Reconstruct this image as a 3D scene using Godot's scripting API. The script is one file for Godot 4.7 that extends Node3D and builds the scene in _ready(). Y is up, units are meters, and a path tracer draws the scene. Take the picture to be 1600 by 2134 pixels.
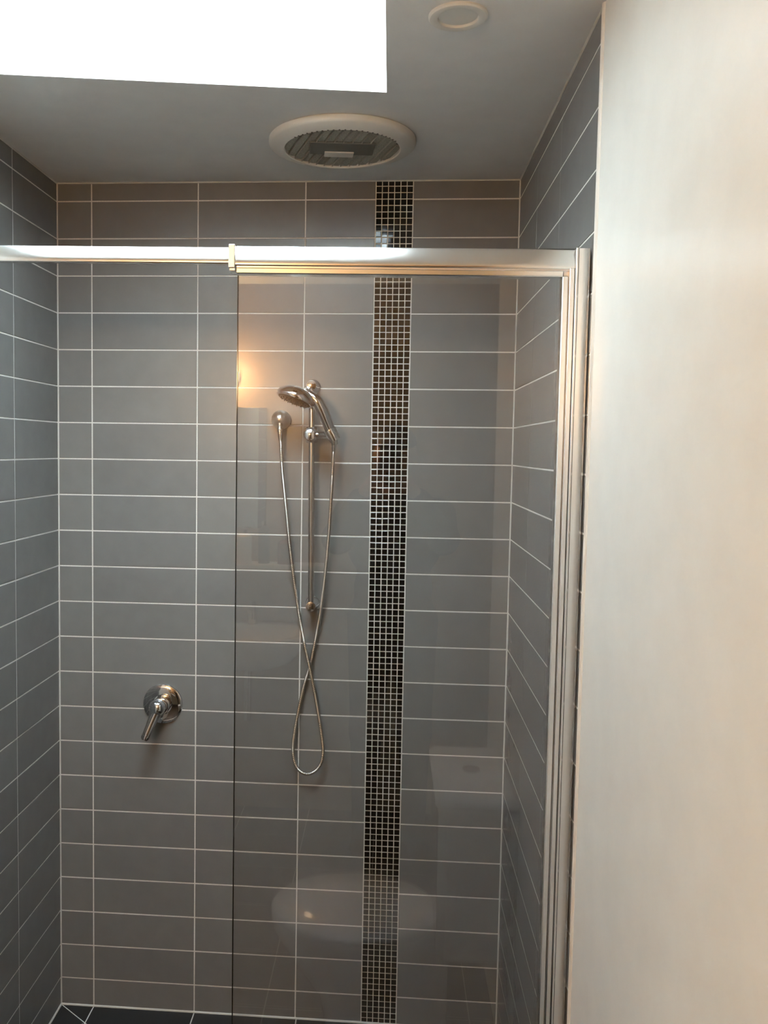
extends Node3D

# ------------------------------------------------------------------ helpers
const H := 2.40                       # ceiling height
const ROW0 := 2.4525                  # height of the (hidden) zeroth course line
const PITCH := 0.103                  # course height
const JOINT := 0.0034
const XR := 1.285                     # face of the right wall
const ZS := 0.92                      # plane of the shower screen

const SKY_ENERGY := 0.5
const SUN_ENERGY := 3.4
const SUN_DIR := Vector3(0.50, -1.40, 1.0)
const LAMP_ENERGY := 0.047

var M := {}
var mesh_cache := {}
var used_names := {}
var rng := RandomNumberGenerator.new()


class Solid:
	# collects closed pieces; each piece is turned so that it faces outwards
	var v := PackedVector3Array()
	var g := PackedInt32Array()

	func piece(t: PackedVector3Array, s: PackedInt32Array) -> void:
		var c := Vector3.ZERO
		for p in t:
			c += p
		c /= maxf(1.0, t.size())
		var vol := 0.0
		for i in range(0, t.size(), 3):
			vol += (t[i] - c).dot((t[i + 1] - c).cross(t[i + 2] - c))
		var flip := vol > 0.0
		for i in range(0, t.size(), 3):
			v.append(t[i])
			v.append(t[i + 2] if flip else t[i + 1])
			v.append(t[i + 1] if flip else t[i + 2])
			g.append(s[i / 3])

	func convex(t: PackedVector3Array, s: PackedInt32Array) -> void:
		var c := Vector3.ZERO
		for p in t:
			c += p
		c /= maxf(1.0, t.size())
		for i in range(0, t.size(), 3):
			var flip := (t[i] - c).dot((t[i + 1] - t[i]).cross(t[i + 2] - t[i])) > 0.0
			v.append(t[i])
			v.append(t[i + 2] if flip else t[i + 1])
			v.append(t[i + 1] if flip else t[i + 2])
			g.append(s[i / 3])

	func box(lo: Vector3, hi: Vector3, b := 0.0, x := Transform3D()) -> void:
		var t := PackedVector3Array()
		var s := PackedInt32Array()
		if b <= 0.0:
			b = 0.00001
		var P := func(sx: int, sy: int, sz: int, ax: int) -> Vector3:
			var q := Vector3(hi.x if sx > 0 else lo.x, hi.y if sy > 0 else lo.y, hi.z if sz > 0 else lo.z)
			if ax != 0: q.x -= sx * b
			if ax != 1: q.y -= sy * b
			if ax != 2: q.z -= sz * b
			return x * q
		var quad := func(a: Vector3, bb: Vector3, c: Vector3, d: Vector3) -> void:
			t.append_array([a, bb, c, a, c, d])
			s.append_array([-1, -1])
		for k in [-1, 1]:
			var r := [[-1, -1], [1, -1], [1, 1], [-1, 1]]
			if k < 0:
				r.reverse()
			quad.call(P.call(k, r[0][0], r[0][1], 0), P.call(k, r[1][0], r[1][1], 0), P.call(k, r[2][0], r[2][1], 0), P.call(k, r[3][0], r[3][1], 0))
			quad.call(P.call(r[0][1], k, r[0][0], 1), P.call(r[1][1], k, r[1][0], 1), P.call(r[2][1], k, r[2][0], 1), P.call(r[3][1], k, r[3][0], 1))
			quad.call(P.call(r[0][0], r[0][1], k, 2), P.call(r[1][0], r[1][1], k, 2), P.call(r[2][0], r[2][1], k, 2), P.call(r[3][0], r[3][1], k, 2))
		for a in [-1, 1]:
			for c in [-1, 1]:
				var f: bool = a * c > 0
				var e := [P.call(a, c, -1, 0), P.call(a, c, 1, 0), P.call(a, c, 1, 1), P.call(a, c, -1, 1)]
				if f: e.reverse()
				quad.call(e[0], e[1], e[2], e[3])
				e = [P.call(-1, a, c, 1), P.call(1, a, c, 1), P.call(1, a, c, 2), P.call(-1, a, c, 2)]
				if f: e.reverse()
				quad.call(e[0], e[1], e[2], e[3])
				e = [P.call(c, -1, a, 2), P.call(c, 1, a, 2), P.call(c, 1, a, 0), P.call(c, -1, a, 0)]
				if f: e.reverse()
				quad.call(e[0], e[1], e[2], e[3])
				for d in [-1, 1]:
					var tri := [P.call(a, c, d, 0), P.call(a, c, d, 1), P.call(a, c, d, 2)]
					if a * c * d < 0: tri.reverse()
					t.append_array(tri)
					s.append(-1)
		convex(t, s)

	# rings of points of equal count, joined in order; each ring closed on itself
	func loft(rings: Array, caps := true, smooth := 0, x := Transform3D()) -> void:
		var t := PackedVector3Array()
		var s := PackedInt32Array()
		var n: int = rings[0].size()
		for i in rings.size() - 1:
			for j in n:
				var a: Vector3 = x * rings[i][j]
				var b: Vector3 = x * rings[i][(j + 1) % n]
				var c: Vector3 = x * rings[i + 1][(j + 1) % n]
				var d: Vector3 = x * rings[i + 1][j]
				if not a.is_equal_approx(b):
					t.append_array([a, b, c])
					s.append(smooth)
				if not c.is_equal_approx(d):
					t.append_array([a, c, d])
					s.append(smooth)
		if caps:
			for e in [0, rings.size() - 1]:
				var mid := Vector3.ZERO
				for p in rings[e]:
					mid += x * p
				mid /= n
				for j in n:
					var a: Vector3 = x * rings[e][j]
					var b: Vector3 = x * rings[e][(j + 1) % n]
					if a.is_equal_approx(b):
						continue
					t.append_array([mid, b, a] if e == 0 else [mid, a, b])
					s.append(-1)
		piece(t, s)

	# profile of (radius, height) turned about the local y axis; a crease where the profile bends by more than 35 degrees
	func lathe(prof: Array, segs: int, x := Transform3D()) -> void:
		var t := PackedVector3Array()
		var s := PackedInt32Array()
		var grp := 1
		for i in prof.size() - 1:
			if i > 0:
				var d0: Vector2 = (prof[i] - prof[i - 1]).normalized()
				var d1: Vector2 = (prof[i + 1] - prof[i]).normalized()
				if d0.dot(d1) < 0.82:
					grp += 1
			for j in segs:
				var u0 := TAU * j / segs
				var u1 := TAU * ((j + 1) % segs) / segs
				var a: Vector3 = x * Vector3(prof[i].x * cos(u0), prof[i].y, prof[i].x * sin(u0))
				var b: Vector3 = x * Vector3(prof[i].x * cos(u1), prof[i].y, prof[i].x * sin(u1))
				var c: Vector3 = x * Vector3(prof[i + 1].x * cos(u1), prof[i + 1].y, prof[i + 1].x * sin(u1))
				var d: Vector3 = x * Vector3(prof[i + 1].x * cos(u0), prof[i + 1].y, prof[i + 1].x * sin(u0))
				if prof[i].x > 1e-6:
					t.append_array([a, b, c])
					s.append(grp)
				if prof[i + 1].x > 1e-6:
					t.append_array([a, c, d])
					s.append(grp)
		piece(t, s)

	func tube(pts: PackedVector3Array, radii: Array, segs: int, caps := true) -> void:
		var rings := []
		var side := Vector3.ZERO
		for i in pts.size():
			var dir := (pts[mini(i + 1, pts.size() - 1)] - pts[maxi(i - 1, 0)]).normalized()
			if side == Vector3.ZERO:
				side = dir.cross(Vector3.RIGHT if absf(dir.x) < 0.8 else Vector3.UP).normalized()
			side = (side - dir * side.dot(dir)).normalized()
			var other := dir.cross(side)
			var r: float = radii[i] if radii.size() > 1 else radii[0]
			var ring := PackedVector3Array()
			for j in segs:
				var u := TAU * j / segs
				ring.append(pts[i] + (side * cos(u) + other * sin(u)) * r)
			rings.append(ring)
		loft(rings, caps, 0)

	# a flat outline in (x, z) given a height
	func slab(poly: PackedVector2Array, y0: float, y1: float, x := Transform3D()) -> void:
		var t := PackedVector3Array()
		var s := PackedInt32Array()
		var idx := Geometry2D.triangulate_polygon(poly)
		for i in range(0, idx.size(), 3):
			var a := poly[idx[i]]
			var b := poly[idx[i + 1]]
			var c := poly[idx[i + 2]]
			if (b - a).cross(c - a) < 0.0:
				var k := b
				b = c
				c = k
			t.append_array([x * Vector3(a.x, y1, a.y), x * Vector3(b.x, y1, b.y), x * Vector3(c.x, y1, c.y)])
			t.append_array([x * Vector3(a.x, y0, a.y), x * Vector3(c.x, y0, c.y), x * Vector3(b.x, y0, b.y)])
			s.append_array([-1, -1])
		var cw := Geometry2D.is_polygon_clockwise(poly)
		for i in poly.size():
			var a := poly[i]
			var b := poly[(i + 1) % poly.size()]
			if cw:
				var k := a
				a = b
				b = k
			var q := [x * Vector3(a.x, y0, a.y), x * Vector3(b.x, y0, b.y), x * Vector3(b.x, y1, b.y), x * Vector3(a.x, y1, a.y)]
			t.append_array([q[0], q[1], q[2], q[0], q[2], q[3]])
			s.append_array([-1, -1])
		convex(t, s)

	func mesh() -> ArrayMesh:
		var st := SurfaceTool.new()
		st.begin(Mesh.PRIMITIVE_TRIANGLES)
		for i in v.size():
			st.set_smooth_group(g[i / 3])
			st.add_vertex(v[i])
		st.generate_normals()
		st.index()
		return st.commit()


func numbered(called: String) -> String:
	var n: int = used_names.get(called, 0)
	used_names[called] = n + 1
	return called if n == 0 else "%s_%03d" % [called, n]


func part(called: String, s, mat: Material, parent: Node, at := Transform3D()) -> MeshInstance3D:
	var o := MeshInstance3D.new()
	o.name = called
	o.mesh = s.mesh() if s is Solid else s
	o.material_override = mat
	o.transform = at
	o.cast_shadow = GeometryInstance3D.SHADOW_CASTING_SETTING_ON
	parent.add_child(o, true)
	return o


func thing(called: String, label: String, category: String, at := Vector3.ZERO, group := "") -> Node3D:
	var o := Node3D.new()
	o.name = numbered(called)
	o.position = at
	add_child(o)
	o.set_meta("label", label)
	o.set_meta("category", category)
	if group:
		o.set_meta("group", group)
	return o


func struct(called: String, s, mat: Material, label: String, category: String) -> MeshInstance3D:
	var o := part(called, s, mat, self)
	o.set_meta("kind", "structure")
	o.set_meta("label", label)
	o.set_meta("category", category)
	return o


func turned(axis_y: Vector3, at: Vector3) -> Transform3D:
	# a transform whose local y points along axis_y
	var y := axis_y.normalized()
	var xx := y.cross(Vector3(0, 0, 1) if absf(y.z) < 0.9 else Vector3(1, 0, 0)).normalized()
	return Transform3D(Basis(xx, y, xx.cross(y)), at)


func grain(noise_seed: int, freq: float, lo: float, hi: float) -> NoiseTexture2D:
	var n := FastNoiseLite.new()
	n.seed = noise_seed
	n.noise_type = FastNoiseLite.TYPE_SIMPLEX_SMOOTH
	n.frequency = freq
	n.fractal_octaves = 4
	var t := NoiseTexture2D.new()
	t.width = 512
	t.height = 512
	t.seamless = true
	t.noise = n
	var r := Gradient.new()
	r.set_color(0, Color(lo, lo, lo))
	r.set_color(1, Color(hi, hi, hi))
	t.color_ramp = r
	return t


func mat(called: String, color: Color, rough: float, metal := 0.0, spec := 0.5) -> StandardMaterial3D:
	var m := StandardMaterial3D.new()
	m.resource_name = called
	m.albedo_color = color
	m.roughness = rough
	m.metallic = metal
	m.metallic_specular = spec
	M[called] = m
	return m


func mottled(m: StandardMaterial3D, tex: Texture2D, scale: float) -> void:
	m.albedo_texture = tex
	m.uv1_triplanar = true
	m.uv1_world_triplanar = true
	m.uv1_scale = Vector3.ONE * scale


func smooth_path(raw: PackedVector3Array, step: float) -> PackedVector3Array:
	var c := Curve3D.new()
	c.bake_interval = step
	for i in raw.size():
		var d := (raw[mini(i + 1, raw.size() - 1)] - raw[maxi(i - 1, 0)]) / 6.0
		c.add_point(raw[i], -d, d)
	return c.get_baked_points()


# ------------------------------------------------------------------ materials
func make_materials() -> void:
	var cloud := grain(3, 0.008, 0.965, 1.0)
	var fine := grain(9, 0.08, 0.95, 1.0)
	var tones := [Color(0.487, 0.485, 0.474), Color(0.497, 0.494, 0.483), Color(0.477, 0.475, 0.466)]
	for i in 3:
		var t := mat("wall_tile_%d" % i, tones[i], 0.26)
		mottled(t, cloud, 3.0)
	for i in 2:
		var t := mat("floor_tile_%d" % i, [Color(0.15, 0.155, 0.16), Color(0.165, 0.168, 0.172)][i], 0.5)
		mottled(t, fine, 4.0)
	var g := mat("grout", Color(0.88, 0.87, 0.84), 0.85)
	mottled(g, grain(21, 0.05, 0.90, 1.0), 9.0)
	var p := mat("white_paint", Color(0.905, 0.895, 0.87), 0.42)
	mottled(p, grain(31, 0.015, 0.975, 1.0), 1.1)
	var c := mat("ceiling_paint", Color(0.88, 0.88, 0.87), 0.7)
	mottled(c, grain(32, 0.015, 0.975, 1.0), 1.3)
	var sp := mat("shaft_paint", Color(0.925, 0.925, 0.92), 0.6)
	mottled(sp, grain(34, 0.015, 0.98, 1.0), 1.2)
	var bp := mat("beige_paint", Color(0.64, 0.555, 0.46), 0.55)
	mottled(bp, grain(33, 0.015, 0.96, 1.0), 1.2)
	mat("edge_trim", Color(0.86, 0.83, 0.79), 0.4)
	mat("sealant", Color(0.78, 0.775, 0.75), 0.5)
	mat("aluminium", Color(0.90, 0.895, 0.885), 0.17, 1.0)
	mat("aluminium_satin", Color(0.86, 0.85, 0.84), 0.32, 1.0)
	mat("dark_gap", Color(0.24, 0.22, 0.20), 0.6)
	mat("chrome", Color(0.86, 0.87, 0.88), 0.06, 1.0)
	mat("satin_chrome", Color(0.80, 0.80, 0.79), 0.16, 1.0)
	mat("brushed_nickel", Color(0.86, 0.85, 0.83), 0.33, 1.0)
	mat("hose_metal", Color(0.84, 0.83, 0.80), 0.22, 1.0)
	mat("black_rubber", Color(0.07, 0.07, 0.07), 0.5)
	mat("grey_nozzle_plate", Color(0.34, 0.34, 0.33), 0.4)
	var dark := [Color(0.055, 0.053, 0.05), Color(0.075, 0.07, 0.06), Color(0.05, 0.058, 0.056), Color(0.10, 0.085, 0.07)]
	for i in 4:
		mat("mosaic_%d" % i, dark[i], 0.07, 0.0, 0.6)
	mat("fan_plastic", Color(0.86, 0.85, 0.82), 0.38)
	var d := mat("dusty_plastic", Color(0.74, 0.72, 0.66), 0.8)
	mottled(d, grain(41, 0.03, 0.75, 1.0), 12.0)
	mat("fan_dark", Color(0.44, 0.435, 0.41), 0.8)
	mat("downlight_white", Color(0.83, 0.82, 0.79), 0.45)
	mat("porcelain", Color(0.90, 0.90, 0.885), 0.08)
	mat("seat_plastic", Color(0.90, 0.90, 0.89), 0.15)
	mat("timber", Color(0.50, 0.36, 0.22), 0.5)
	mat("mirror_silver", Color(0.93, 0.94, 0.93), 0.02, 1.0)
	mat("bottle_white", Color(0.85, 0.84, 0.80), 0.3)
	mat("bottle_amber", Color(0.42, 0.22, 0.08), 0.2)
	mat("bottle_grey", Color(0.35, 0.37, 0.38), 0.3)
	mat("skin", Color(0.72, 0.55, 0.45), 0.55)
	mat("dark_knit", Color(0.16, 0.165, 0.17), 0.9)
	mat("dark_denim", Color(0.13, 0.14, 0.17), 0.9)
	mat("dark_hair", Color(0.12, 0.085, 0.06), 0.6)
	mat("phone_glass", Color(0.03, 0.03, 0.035), 0.08)
	var gl := mat("screen_glass", Color(0.22, 0.205, 0.17, 0.085), 0.0)
	gl.transparency = BaseMaterial3D.TRANSPARENCY_ALPHA
	var sg := mat("skylight_glass", Color(0.95, 0.97, 0.97, 0.02), 0.0)
	sg.transparency = BaseMaterial3D.TRANSPARENCY_ALPHA
	mat("glass_edge", Color(0.10, 0.125, 0.115), 0.1)
	var lamp := mat("lamp_glow", Color(1.0, 0.86, 0.66), 0.5)
	lamp.emission_enabled = true
	lamp.emission = Color(1.0, 0.72, 0.40)
	lamp.emission_energy_multiplier = 0.4


# ------------------------------------------------------------------ tiles
func tile_mesh(w: float, h: float, b: float, depth: float) -> ArrayMesh:
	var key := "%.4f,%.4f,%.4f" % [w, h, b]
	if not mesh_cache.has(key):
		# rounded front edge: two rings of chamfer
		var rings := []
		for r in [[0.0, -depth], [0.0, -b], [b * 0.3, -b * 0.3], [b, 0.0]]:
			var x: float = w / 2 - r[0]
			var y: float = h / 2 - r[0]
			rings.append(PackedVector3Array([Vector3(-x, -y, r[1]), Vector3(x, -y, r[1]), Vector3(x, y, r[1]), Vector3(-x, y, r[1])]))
		var s := Solid.new()
		s.loft(rings, true, -1)
		mesh_cache[key] = s.mesh()
	return mesh_cache[key]


func lay_tile(parent: Node, u0: float, u1: float, y0: float, y1: float, place: Callable, b := 0.0009) -> void:
	# place(u, y, basis) gives the transform of a tile whose middle is at u along the wall and y up it
	var w := u1 - u0 - JOINT
	var h := y1 - y0 - JOINT
	if w < 0.004 or h < 0.004:
		return
	var tilt := Basis.from_euler(Vector3(rng.randf_range(-0.002, 0.002), rng.randf_range(-0.0015, 0.0015), 0.0))
	var x: Transform3D = place.call((u0 + u1) / 2, (y0 + y1) / 2)
	x.basis = x.basis * tilt
	var m: Material = M["wall_tile_%d" % rng.randi_range(0, 2)]
	part("tile", tile_mesh(w, h, b, 0.006), m, parent, x)


func courses() -> Array:
	var out := [H]
	for n in range(1, 24):
		out.append(ROW0 - PITCH * n)
	out.append(0.0)
	return out


func build_tiled_walls() -> void:
	var rows := courses()
	var back := Solid.new()
	back.box(Vector3(-0.14, -0.1, -0.14), Vector3(XR + 0.14, H + 0.1, -0.0009))
	var wb := struct("wall_back", back, M.grout, "grey tiled shower back wall with a dark mosaic strip", "wall")
	var cols := [0.0, 0.0995, 0.4025, 0.7025, 0.8955]
	var on_back := func(u: float, y: float) -> Transform3D: return Transform3D(Basis(), Vector3(u, y, 0.0))
	for r in rows.size() - 1:
		for c in cols.size() - 1:
			lay_tile(wb, cols[c], cols[c + 1], rows[r + 1], rows[r], on_back)
		lay_tile(wb, 0.9965, XR, rows[r + 1], rows[r], on_back)
	# mosaic strip: six columns
	var pu := (0.9965 - 0.8955) / 6.0
	var pv := PITCH / 6.0
	var small := tile_mesh(pu - 0.0023, pv - 0.0023, 0.0007, 0.005)
	var rest := []
	var count := 0
	var y := H - pv * 0.5 + 0.002
	while y > 0.004:
		for c in 6:
			var tilt := Basis.from_euler(Vector3(rng.randfn(0.0, 0.011), rng.randfn(0.0, 0.011), rng.randf_range(-0.015, 0.015)))
			var at := Transform3D(tilt, Vector3(0.8955 + pu * (c + 0.5), y, 0.0002 + rng.randf_range(-0.0003, 0.0003)))
			var k: int = [0, 0, 0, 1, 1, 2, 2, 3][rng.randi_range(0, 7)]
			if count < 300:
				part("mosaic_tile", small, M["mosaic_%d" % k], wb, at)
			else:
				rest.append(at)
			count += 1
		y -= pv
	var many := SurfaceTool.new()
	many.begin(Mesh.PRIMITIVE_TRIANGLES)
	for at in rest:
		many.append_from(small, 0, at)
	var lower := part("mosaic_strip", many.commit(), M.mosaic_0, wb)
	lower.set_meta("kind", "stuff")

	var left := Solid.new()
	left.box(Vector3(-0.14, -0.1, -0.0009), Vector3(-0.0009, H + 0.1, 0.985))
	left.box(Vector3(-0.14, -0.1, 0.985), Vector3(0.001, H + 0.1, 3.54))
	var wl := struct("wall_left", left, M.grout, "grey tiled shower wall on the left", "wall")
	var ps := Solid.new()
	ps.box(Vector3(-0.001, 0.0, 0.985), Vector3(0.002, H, 3.4))
	part("painted_plaster", ps, M.white_paint, wl)
	var on_left := func(u: float, yy: float) -> Transform3D: return Transform3D(Basis(Vector3.UP, PI / 2), Vector3(0.0, yy, u))
	var zl := [0.0, 0.303, 0.606, 0.909, 0.985]
	for r in rows.size() - 1:
		for c in zl.size() - 1:
			lay_tile(wl, zl[c], zl[c + 1], rows[r + 1], rows[r], on_left)

	var right := Solid.new()
	right.box(Vector3(XR + 0.0009, -0.1, -0.0009), Vector3(XR + 0.14, H + 0.1, 0.983))
	right.box(Vector3(XR + 0.001, -0.1, 0.983), Vector3(XR + 0.14, H + 0.1, 2.25))
	var wr := struct("wall_right", right, M.grout, "grey tiled shower wall that turns to white plaster nearer the camera", "wall")
	var pr := Solid.new()
	pr.box(Vector3(XR - 0.002, 0.0, 0.983), Vector3(XR + 0.002, H, 2.25), 0.0008)
	part("painted_plaster", pr, M.white_paint, wr)
	var on_right := func(u: float, yy: float) -> Transform3D: return Transform3D(Basis(Vector3.UP, -PI / 2), Vector3(XR, yy, u))
	var zr := [0.0, 0.303, 0.606, 0.966]
	for r in rows.size() - 1:
		if r == 0:
			lay_tile(wr, 0.0, 0.966, rows[1], rows[0], on_right)
			continue
		for c in zr.size() - 1:
			lay_tile(wr, zr[c], zr[c + 1], rows[r + 1], rows[r], on_right)
	# edge strip that ends the tiles
	var e := Solid.new()
	e.tube(PackedVector3Array([Vector3(XR + 0.0035, 0.0, 0.9745), Vector3(XR + 0.0035, H, 0.9745)]), [0.0095], 12)
	struct("trim_1", e, M.edge_trim, "pale upright edge strip where the right wall tiles end", "trim")
	# sealant beads under the ceiling and up the corners
	var beads := [
		[Vector3(0, H, 0), Vector3(XR, H, 0), "thin pale sealant line between back tiles and ceiling"],
		[Vector3(XR, H, 0), Vector3(XR, H, 0.966), "thin pale sealant line between right tiles and ceiling"],
		[Vector3(0, H, 0), Vector3(0, H, 0.985), "thin pale sealant line between left tiles and ceiling"],
		[Vector3(0, 0, 0), Vector3(0, H, 0), "pale sealant line up the left back corner"],
		[Vector3(XR, 0, 0), Vector3(XR, H, 0), "pale sealant line up the right back corner"],
		[Vector3(0, 0, 0), Vector3(XR, 0, 0), "pale sealant line along the foot of the back wall"],
		[Vector3(0, 0, 0), Vector3(0, 0, 0.985), "pale sealant line along the foot of the left wall"],
	]
	for i in beads.size():
		var s := Solid.new()
		s.tube(PackedVector3Array([beads[i][0], beads[i][1]]), [0.0032 if i < 5 else 0.0042], 8)
		struct("trim_%d" % (i + 2), s, M.sealant, beads[i][2], "trim")


func build_floor_and_ceiling() -> void:
	var f := Solid.new()
	f.box(Vector3(-0.14, -0.12, -0.14), Vector3(2.1, -0.0009, 3.54))
	var fl := struct("floor", f, M.grout, "black floor tiles with white joints, cut to slope to the drain", "floor")
	var xs := [0.0, 0.1, 0.403, 0.706, 1.009, 1.285]
	var zs := [0.0, 0.303, 0.606, 0.92]
	# the fall to the drain: tiles are cut along the diagonals of the shower
	var wedges := [
		PackedVector2Array([Vector2(0, 0), Vector2(XR, 0), Vector2(0.645, 0.52)]),
		PackedVector2Array([Vector2(0, 0), Vector2(0.645, 0.52), Vector2(0, 1.04)]),
		PackedVector2Array([Vector2(XR, 0), Vector2(XR, 1.04), Vector2(0.645, 0.52)]),
		PackedVector2Array([Vector2(0, 1.04), Vector2(0.645, 0.52), Vector2(XR, 1.04)]),
	]
	var k := 0
	for i in xs.size() - 1:
		for j in zs.size() - 1:
			var cell := PackedVector2Array([Vector2(xs[i], zs[j]), Vector2(xs[i + 1], zs[j]), Vector2(xs[i + 1], zs[j + 1]), Vector2(xs[i], zs[j + 1])])
			for w in wedges:
				for piece in Geometry2D.intersect_polygons(cell, w):
					for shrunk in Geometry2D.offset_polygon(piece, -JOINT / 2):
						if shrunk.size() < 3 or _area(shrunk) < 0.0002:
							continue
						var s := Solid.new()
						s.slab(shrunk, -0.006, 0.0)
						part("floor_tile", s, M["floor_tile_%d" % (k % 2)], fl)
						k += 1
	var z := 0.98
	while z < 3.4:
		var x := 0.0
		while x < 1.95:
			var s: ArrayMesh = tile_mesh(minf(0.303, 1.95 - x) - JOINT, minf(0.303, 3.4 - z) - JOINT, 0.0009, 0.006)
			part("floor_tile", s, M["floor_tile_%d" % (k % 2)], fl, Transform3D(Basis(Vector3.RIGHT, -PI / 2), Vector3(x + minf(0.303, 1.95 - x) / 2, 0.0, z + minf(0.303, 3.4 - z) / 2)))
			x += 0.303
			k += 1
		z += 0.303
	# ceiling with the opening of the skylight shaft
	var o := [Vector2(0.926, 0.616), Vector2(0.926, 1.34), Vector2(0.10, 1.46), Vector2(0.10, 0.749)]
	var out := [Vector2(2.1, -0.14), Vector2(2.1, 3.54), Vector2(-0.14, 3.54), Vector2(-0.14, -0.14)]
	var c := Solid.new()
	for i in 4:
		var n := (i + 1) % 4
		c.slab(PackedVector2Array([out[i], out[n], o[n], o[i]]), H, H + 0.06)
	struct("ceiling", c, M.ceiling_paint, "flat white ceiling with a skylight opening over the shower", "ceiling")
	# shaft walls
	var top := 3.42
	var sh := Solid.new()
	for i in 4:
		var n := (i + 1) % 4
		var a: Vector2 = o[i]
		var b: Vector2 = o[n]
		var out_dir: Vector2 = Vector2(b.y - a.y, a.x - b.x).normalized() * 0.05
		if out_dir.dot(a - Vector2(0.49, 1.1)) < 0.0:
			out_dir = -out_dir
		var along := (b - a).normalized() * 0.05
		sh.slab(PackedVector2Array([a, b, b + along + out_dir, a - along + out_dir]), H + 0.06, top)
	struct("wall_skylight", sh, M.shaft_paint, "bright white plastered skylight shaft above the shower", "wall")
	# roof light at the top of the shaft
	var win := Node3D.new()
	win.name = "window_1"
	add_child(win)
	win.set_meta("kind", "structure")
	win.set_meta("label", "roof window at the top of the white shaft")
	win.set_meta("category", "window")
	var fr := Solid.new()
	var cen: Vector2 = (o[0] + o[1] + o[2] + o[3]) / 4.0
	for i in 4:
		var n := (i + 1) % 4
		var a: Vector2 = o[i]
		var b: Vector2 = o[n]
		fr.slab(PackedVector2Array([a + (a - cen) * 0.08, b + (b - cen) * 0.08, b - (b - cen) * 0.07, a - (a - cen) * 0.07]), top, top + 0.05)
	part("window_frame", fr, M.white_paint, win)
	var pane := Solid.new()
	var pp := PackedVector2Array()
	for p in o:
		pp.append(p - (p - cen) * 0.05)
	pane.slab(pp, top + 0.02, top + 0.026)
	part("pane", pane, M.skylight_glass, win)


func _area(p: PackedVector2Array) -> float:
	var a := 0.0
	for i in p.size():
		a += p[i].cross(p[(i + 1) % p.size()])
	return absf(a) / 2


func build_rest_of_room() -> void:
	var r := Solid.new()
	r.box(Vector3(-0.14, -0.1, 3.4), Vector3(2.1, H + 0.1, 3.54))
	struct("wall_rear", r, M.beige_paint, "beige painted wall behind the camera", "wall")
	var n := Solid.new()
	n.box(Vector3(1.95, -0.1, 2.25), Vector3(2.1, H + 0.1, 3.54))
	n.box(Vector3(XR + 0.14, -0.1, 2.11), Vector3(2.1, H + 0.1, 2.25))
	struct("wall_alcove", n, M.beige_paint, "beige painted walls of the recess beside the entrance", "wall")


# ------------------------------------------------------------------ shower screen
func rail_profile(x0: float, x1: float, y0: float, y1: float, z0: float, z1: float) -> Array:
	# an extruded bar whose front bulges: the upper part leans back, the lower edge rolls under
	var n := 14
	var pts := [Vector2(0.0, 0.0)]
	for i in n:
		var t := (i + 0.5) / n
		var e := deg_to_rad(lerpf(27.0, 13.0, t / 0.76) if t < 0.76 else lerpf(13.0, -10.0, (t - 0.76) / 0.24))
		pts.append(pts[-1] + Vector2(sin(e), -cos(e)) / n)
	var k: float = (y1 - y0) / -pts[-1].y
	var widest := 0.0
	for p in pts:
		widest = maxf(widest, p.x * k)
	var rings := []
	for x in [x0, x1]:
		var ring := PackedVector3Array()
		for p in pts:
			ring.append(Vector3(x, y1 + p.y * k, z1 - widest + p.x * k))
		for q in [Vector2(y0, z1 - 0.006), Vector2(y0 + 0.0003, z0 + 0.001), Vector2(y0 + 0.001, z0), Vector2(y1 - 0.001, z0), Vector2(y1, z0 + 0.001), Vector2(y1, z1 - widest - 0.0008)]:
			ring.append(Vector3(x, q.x, q.y))
		rings.append(ring)
	return rings


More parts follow.
